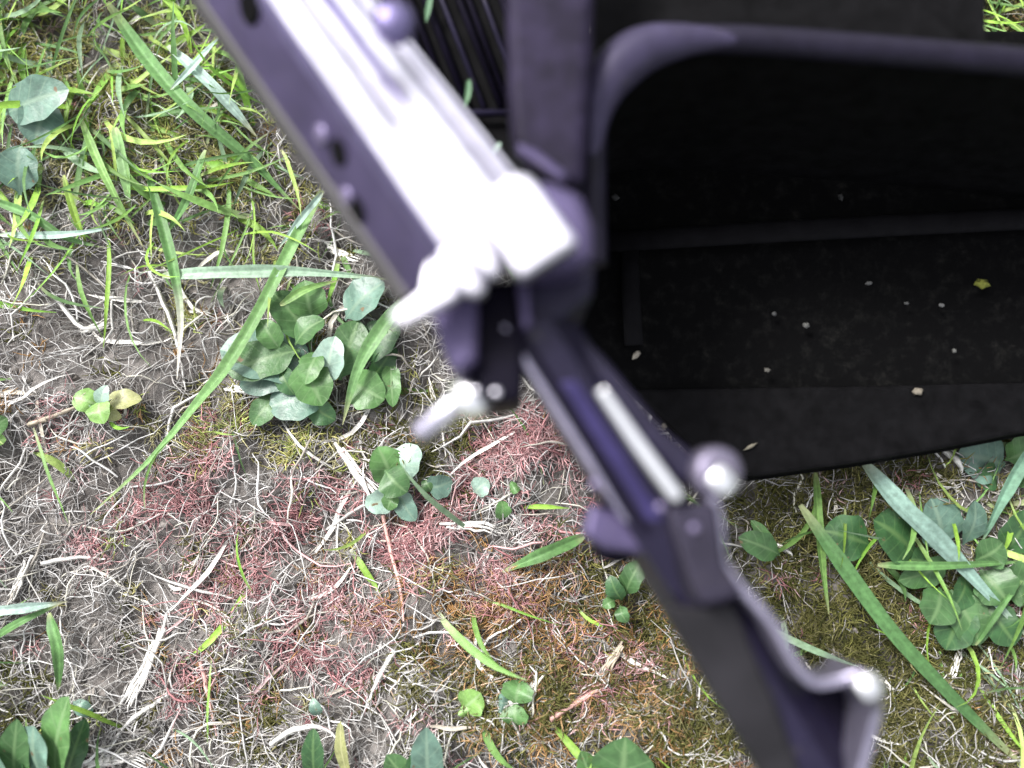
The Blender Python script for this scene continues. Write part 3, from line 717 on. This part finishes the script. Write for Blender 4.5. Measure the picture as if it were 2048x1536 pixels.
plate('hook', [(905, 742), (950, 728), (962, 775), (1010, 770), (1005, 800), (935, 800)], .132, .010, M['dark_satin'], .001)
# bolt with washer and threaded tip
b0, b1 = P(1000, 770, .134), P(905, 812, .136); b2 = P(838, 868, .132)
ax = (b2 - b1).normalized()
bolt = tube('bolt', [b0, b1, b2 - ax * .0006, b2], .0021, M['bare'], radii=[.0026, .0026, .0025, .0019])
dome('bolt_collar', P(956, 782, .1365), .0044, M['bright'], bolt, axis=ax, prof=((.55, -.3), (1, -.1), (1.02, .5), (.95, .95), (.6, 1.2), (.3, 1.25)))
for k in range(6):
    dome('thread', b1 + (b2 - b1) * (.34 + .11 * k), .0028, M['steel'], bolt, axis=ax, prof=((.85, -.09), (1, 0), (.85, .09)), k=12)
dome('bolt_tip', b2, .0016, M['bare'], bolt, axis=ax, prof=((1, -.1), (.9, .3), (.4, .5)), k=12)
for u, v in ((952, 782), (992, 785)):
    dome('pin', P(u, v, .1425), .0009, M['bare'])  # tiny bright domes added as glints near the hook

# --- upright strap, ribbed panel and knob above the clamp
plate('upright_strap', [(1008, -330), (1200, -330), (1192, 0), (1182, 200), (1172, 372), (1120, 366), (1060, 338), (1022, 292), (1014, 180), (1010, 0)],
      .126, .012, M['strap'], .003, seg=4)
plate('strap_highlight', [(1030, 278), (1075, 296), (1140, 345), (1128, 368), (1072, 330), (1034, 306)], .1335, .004, M['satin'], .0016, seg=3)  # paler plate on the strap's lower edge paints its highlight
panel = plate('ribbed_panel', [(600, -330), (1060, -330), (1060, 380), (960, 350), (850, 220), (740, 20)], .075, .006, M['black'], .001)
for k in range(8):
    u0 = 800 + 30 * k + random.uniform(-8, 8); a = P(u0 - 120, -300, .078); b = P(u0 + 75 + random.uniform(-8, 8), 215, .078)
    tube('rib', [a, a.lerp(b, .5), b], random.uniform(.0005, .0011), M['black_metal' if k % 3 else 'dark_satin'], panel, k=8)
tube('rib', [P(830, 226, .079), P(1020, 226, .079)], .0010, M['dark_satin'], panel, k=8)
dome('knob', P(788, 50, .146), .0044, M['inlay'], axis=Vector((.1, -.1, 1)))

# --- lower bar
def bar_station(t):
    def L(a, b): return (a[0] + (b[0] - a[0]) * t, a[1] + (b[1] - a[1]) * t)
    z = .140 - .024 * t
    A = P(*L((998, 655), (1545, 1580)), z - .012)      # left lower edge
    B = P(*L((1008, 655), (1590, 1580)), z)            # ridge
    C = P(*L((1105, 650), (1690, 1580)), z + .001)
    D = P(*L((1160, 650), (1750, 1580)), z - .008)
    dn = Vector((0, 0, -.016))
    return [A, B, C, D, D + dn, A + dn * .6]
loft('lower_bar', [bar_station(t) for t in (-.02, .25, .5, .75, 1.0, 1.25)], M['dark_satin'], bevel=.001)
def ridge(t, w=.0007):
    s = bar_station(t); d = (s[2] - s[1]).normalized(); up = Vector((0, 0, .0012))
    return [s[1] - d * w + up, s[1] + d * w + up, s[1] + d * w - up, s[1] - d * w - up]
loft('ridge_highlight', [ridge(t, .0004 + .0005 * math.sin(math.pi * t / .42)) for t in (0, .1, .2, .3, .42)], M['steel'])  # paler steel strip laid on as the ridge's highlight
plate('bright_strip', [(1190, 780), (1210, 773), (1287, 880), (1367, 988), (1358, 1004), (1341, 1000), (1264, 893)], [.1445, .1455, .1440, .1425, .1420, .1412, .1428], .003, M['bright'], .0006, seg=3)
def band(f0, f1, h):
    def st(t):
        s_ = bar_station(t); a, b = s_[1].lerp(s_[2], f0), s_[1].lerp(s_[2], f1); up = Vector((0, 0, h))
        return [a + up, b + up, b - Vector((0, 0, .002)), a - Vector((0, 0, .002))]
    return st
bs = band(.42, .78, .0007); loft('highlight_band', [bs(t) for t in (.12, .2, .3, .42)], M['band'], bevel=.0003)  # brighter violet band painted on as the bar's highlight
bs = band(.20, .34, .0004); loft('groove_band', [bs(t) for t in (.0, .2, .3, .45)], M['black_metal'])
plate('bar_lip', [(1150, 655), (1215, 720), (1330, 860), (1395, 910), (1375, 975), (1290, 880), (1212, 772), (1130, 690)], .134, .010, M['dark_satin'], .0012)
plate('sleeve', [(1330, 1015), (1435, 1005), (1452, 1130), (1492, 1190), (1405, 1214), (1388, 1190)], .137, .012, M['sleeve'], .0012)
zb = lambda v: .140 - .024 * (v - 655) / 925 + .0022
SH = [(1322, 1205), (1405, 1217), (1472, 1206), (1505, 1290), (1560, 1420), (1618, 1590), (1545, 1590), (1430, 1395)]
plate('lower_shell', SH, [zb(v) for u, v in SH], .004, M['shell'], .0012)
plate('foot_block', [(1182, 1005), (1262, 1035), (1318, 1082), (1302, 1112), (1215, 1100), (1166, 1072)], .126, .014, M['satin'], .0014)
plate('foot_block_underside', [(1190, 1080), (1262, 1085), (1290, 1110), (1240, 1132), (1195, 1118)], .116, .014, M['black_metal'], .0014)  # black plate, the dark underside of the foot block
for u, v, r in ((1320, 1014, .0012), (1388, 1056, .0011), (1240, 830, .0010), (1190, 968, .0012)):
    dome('rivet', P(u, v, .1385), r * .8, M['satin_light'])
# domed screw cap
cap = dome('screw_cap', P(1430, 944, .134), .0052, M['steel'], axis=Vector((.12, -.05, 1)), prof=((1, -1), (1, .1), (.97, .35), (.86, .52), (.6, .6), (.2, .62)))
cap.data.materials[0] = M['capmetal']
c0, c1 = P(1424, 942, .1405), P(1462, 978, .1395)
tube('screw_slot', [c0, c0.lerp(c1, .1), c0.lerp(c1, .9), c1], .0022, M['bright'], cap, radii=[.0014, .0024, .0024, .0014], flat=.5)  # bright bead painted on as the white highlight of the cap
# bent silver latch: a strip standing on edge
def strip(name, px, zt, hh, th, m, parent=fr, n=40):
    pts = spline([tuple(P(u, v, z)) for (u, v), z in zip(px, zt)], n); st = []
    for i in range(n):
        d = Vector(pts[min(i + 1, n - 1)] - pts[max(i - 1, 0)]); d.z = 0; d.normalize(); s = Vector((-d.y, d.x, 0)); p = Vector(pts[i]); h_ = Vector((0, 0, -hh))
        st.append([p - s * th, p + s * th, p + s * th + h_, p - s * th + h_])
    return loft(name, st, m, parent, bevel=.0005)
latch = strip('latch', [(1425, 985), (1440, 1050), (1446, 1120), (1478, 1168), (1545, 1245), (1590, 1322), (1628, 1366), (1680, 1362), (1728, 1348)],
              [.136, .135, .134, .134, .133, .132, .131, .131, .132], .012, .0010, M['steel'])
strip('latch_tail', [(1722, 1345), (1752, 1385), (1758, 1420), (1742, 1480), (1716, 1580)], [.1325, .1325, .128, .124, .120], .020, .0011, M['steel'], latch, 24)
t0, t1 = P(1722, 1352, .1340), P(1752, 1392, .1340)
tube('latch_tip', [t0, t0.lerp(t1, .12), t0.lerp(t1, .88), t1], .0022, M['bright'], latch, radii=[.0014, .0024, .0024, .0014], flat=.5)
plate('latch_housing', [(1470, 1200), (1535, 1250), (1585, 1330), (1628, 1372), (1725, 1362), (1745, 1420), (1725, 1560), (1780, 1700), (1640, 1700), (1560, 1480)], .112, .02, M['black_metal'], .0015)
plate('latch_web', [(1475, 1165), (1535, 1240), (1560, 1330), (1520, 1310), (1475, 1215)], .118, .012, M['strap'], .0015)

# --- legs that carry the frame, beyond the edges of the picture
def leg(a, b, w):
    d = (b - a).normalized(); s = d.cross(Vector((0, 0, 1))).normalized(); nn = s.cross(d); st = []
    for p in (a, b): st.append([p + s * w + nn * w, p - s * w + nn * w, p - s * w - nn * w, p + s * w - nn * w])
    l_ = loft('leg', st, M['satin'], bevel=.001)
    f = b.copy(); f.z = 0.001
    dome('rubber_foot', f, w * 1.6, M['rubber'], l_, prof=((1, -.3), (1.05, .3), (.9, 1.0), (.7, 1.3)))
leg(P(318, -330, .122), P(120, -640, .004), .006)
leg(P(1790, 1765, .098), P(1900, 2000, .004), .006)

# --- black tray hanging on the right
tray = plate('tray', [(1110, 330), (1180, 60), (2700, 60), (2700, 790), (2350, 835), (2048, 872), (1880, 905), (1700, 935), (1500, 962), (1400, 920), (1250, 770), (1130, 640)],
             [.030] * 3 + [.026] + [.022] * 6 + [.028, .030], .006, M['black'], .0012)
def curtain(name, path, z, zb, th, m, parent):
    st = []
    n = len(path)
    for i, (u, v) in enumerate(path):
        p = P(u, v, z); a = P(*path[max(i - 1, 0)], z); b = P(*path[min(i + 1, n - 1)], z)
        d = (b - a).normalized(); s = Vector((-d.y, d.x, 0)) * th; lo = Vector((p.x, p.y, zb))
        st.append([p - s, p + s, lo + s, lo - s])
    return loft(name, st, m, parent)
RIM = [(1186, 530), (1185, 470), (1184, 330), (1188, 240), (1204, 180), (1238, 132), (1290, 98), (1360, 82), (1450, 78), (1560, 84), (1700, 95), (1880, 110), (2048, 124), (2300, 150), (2650, 190)]
RIMS = [tuple(p) for p in spline(RIM, 60)]
M['rim'] = m_metal('black_plastic_rim', (.009, .0075, .016), 0, .4, .55, 150, .3, .14, .1)
M['ridge'] = m_metal('black_plastic_ridge', (.0060, .0058, .0068), 0, .6, .8, 150, .3, .04, .2)
rr_ = [.0034 + .0018 * math.exp(-((u - 1270) / 70.0) ** 2) * (v < 200) for u, v in RIMS]
rim = tube('rim', [P(u, v, .110) for u, v in RIMS], .0030, M['rim'], tray, k=14, radii=rr_)
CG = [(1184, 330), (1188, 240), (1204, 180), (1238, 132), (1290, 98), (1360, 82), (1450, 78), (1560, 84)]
M['sheen'] = m_metal('worn_violet_plastic', (.036, .030, .062), .2, .45, .6, 90, .3, .25, .1)  # paler violet tube on the rim corner paints its highlight
tube('rim_guard', [Vector(p) for p in spline([tuple(P(u, v, .1112)) for u, v in CG], 30)], .003, M['sheen'], rim, k=18,
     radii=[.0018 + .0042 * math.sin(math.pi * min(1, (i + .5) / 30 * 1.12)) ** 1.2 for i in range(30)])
curtain('wall', RIMS, .109, .026, .0012, M['black'], tray)
plate('back_panel', [(1178, -330), (1962, -330), (1976, 95), (1500, 92), (1300, 98), (1192, 180)], .094, .005, M['black'], .001, tray)
tube('ridge', [P(u, v, .033) for u, v in ((1196, 484), (1500, 466), (1800, 450), (2048, 438), (2600, 410))], .0036, M['ridge'], tray, flat=.5)
tube('ridge', [P(u, v, .031) for u, v in ((1258, 492), (1262, 600), (1268, 690))], .0030, M['ridge'], tray, flat=.5)
plate('front_lip', [(1262, 778), (1700, 772), (2048, 764), (2600, 748), (2700, 800), (2350, 838), (2048, 866), (1880, 899), (1700, 929), (1506, 955), (1410, 915)], .0275, .004, M['black'], .0012, tray)

# crumbs of soil and bits of leaf lying on the tray
CR = [(1272, 711, 15, (.55, .50, .42), 'largest pale crumb on the tray near the lower bar'), (1834, 784, 15, (.34, .30, .24), 'brownish crumb on the tray lip at the right'),
      (1962, 568, 17, (.30, .32, .06), 'yellow-green leaf bit on the tray at the far right'), (1882, 611, 10, (.22, .22, .22), 'small grey crumb left of the yellow-green leaf bit'),
      (1737, 567, 9, (.18, .18, .18), 'small grey crumb on the tray above the row of specks'), (1611, 651, 10, (.20, .20, .19), 'round grey crumb in the middle of the tray'),
      (1812, 607, 8, (.16, .16, .16), 'tiny dark crumb beside the small grey one on the tray'), (1534, 740, 8, (.20, .19, .17), 'tiny speck low on the tray left of the middle'),
      (1908, 702, 8, (.18, .18, .17), 'tiny speck low on the tray at the right'), (1548, 628, 7, (.16, .16, .16), 'faint crumb left of the round grey crumb'),
      (1585, 305, 16, (.09, .09, .085), 'dusty flake in the dark upper part of the tray'), (1328, 852, 9, (.25, .22, .18), 'speck on the tray lip beside the bright strip'),
      (1230, 395, 13, (.08, .08, .08), 'dusty flake at the left of the dark upper tray'), (1680, 395, 12, (.08, .08, .08), 'dusty flake low in the dark upper tray'),
      (1500, 893, 12, (.34, .31, .24), 'thin straw scrap on the tray lip near the screw cap')]
dm, dn_, dl, db = mat('dusty_black_plastic')
tc_ = dn_.new('ShaderNodeTexCoord'); vo = dn_.new('ShaderNodeTexNoise'); vo.inputs['Scale'].default_value = 200; vo.inputs['Detail'].default_value = 4; vo.inputs['Roughness'].default_value = .75
dl.new(tc_.outputs['Object'], vo.inputs['Vector'])
dr = ramp(dn_, [(.50, (.0025, .0025, .0027)), (.62, (.0050, .0050, .0050)), (.80, (.014, .013, .012))]); dl.new(vo.outputs['Fac'], dr.inputs['Fac']); dl.new(dr.outputs[0], db.inputs['Base Color'])
db.inputs['Roughness'].default_value = .8; db.inputs['Specular IOR Level'].default_value = .03
tray.data.materials[0] = dm
M['crumb'] = m_strand('crumb', .85, .2)
for u, v, s, c, label in CR:
    zt = .0300 if v < 600 else (.0285 if v < 760 else .0275)
    zt += .0004
    bm = bmesh.new(); bmesh.ops.create_icosphere(bm, subdivisions=2, radius=1)
    rr = s * MM(zt) * .62; c = tuple(q * .5 for q in c)
    stretch = (1.9, .45) if 'straw' in label else (random.uniform(.9, 1.3), random.uniform(.6, 1.0))
    an = random.uniform(0, 3.14) if 'straw' not in label else .5
    for w_ in bm.verts:
        k = 1 + .35 * math.sin(w_.co.x * 4 + u) * math.cos(w_.co.y * 5 + v) + .2 * math.sin(w_.co.z * 6 + u)
        x, y = w_.co.x * k * stretch[0], w_.co.y * k * stretch[1]
        w_.co = Vector((x * math.cos(an) - y * math.sin(an), x * math.sin(an) + y * math.cos(an), (w_.co.z * .45 + .42))) * rr
    me = bpy.data.meshes.new('crumb'); bm.to_mesh(me); bm.free(); me.polygons.foreach_set('use_smooth', [True] * len(me.polygons))
    at = me.attributes.new('col', 'FLOAT_COLOR', 'POINT'); at.data.foreach_set('color', list((*c, 1)) * len(me.vertices))
    me.materials.append(M['crumb'])
    o = bpy.data.objects.new('leaf_bit' if 'leaf' in label else 'soil_crumb', me); o.location = P(u, v, zt); col.objects.link(o)
    tag(o, label, 'leaf bit' if 'leaf' in label else 'crumb', 'crumbs on the tray')

# cut grass lying on the ribbed panel
for path, wpx, label in (([(938, 160), (936, 190), (930, 216)], 12, 'green grass clipping on the dark ribbed panel'),
                         ([(1000, 285), (985, 310), (975, 330)], 13, 'mint grass clipping at the foot of the ribbed panel beside the rail'),
                         ([(965, 278), (978, 300), (990, 330)], 10, 'thin green clipping crossing the mint one beside the rail'),
                         ([(862, -10), (856, 20), (852, 45)], 12, 'teal grass clipping beside the round knob')):
    base = [P(u, v, .0815) for u, v in path]
    pts = spline(base, 8)[None]
    V, Fq, per, ex = blade_mesh(pts, np.array([wpx * MM(.08)]), .3, rng.normal(0, .3, 1))
    cc = np.tile(np.array((.34, .46, .38) if 'mint' in label else (.12, .24, .13)), (len(V), 1))
    o = quads_mesh('grass_clipping', V - np.array(base[0]), Fq, M['grass'], cc); o.location = base[0]
    tag(o, label, 'grass clipping', 'clippings caught on the frame')
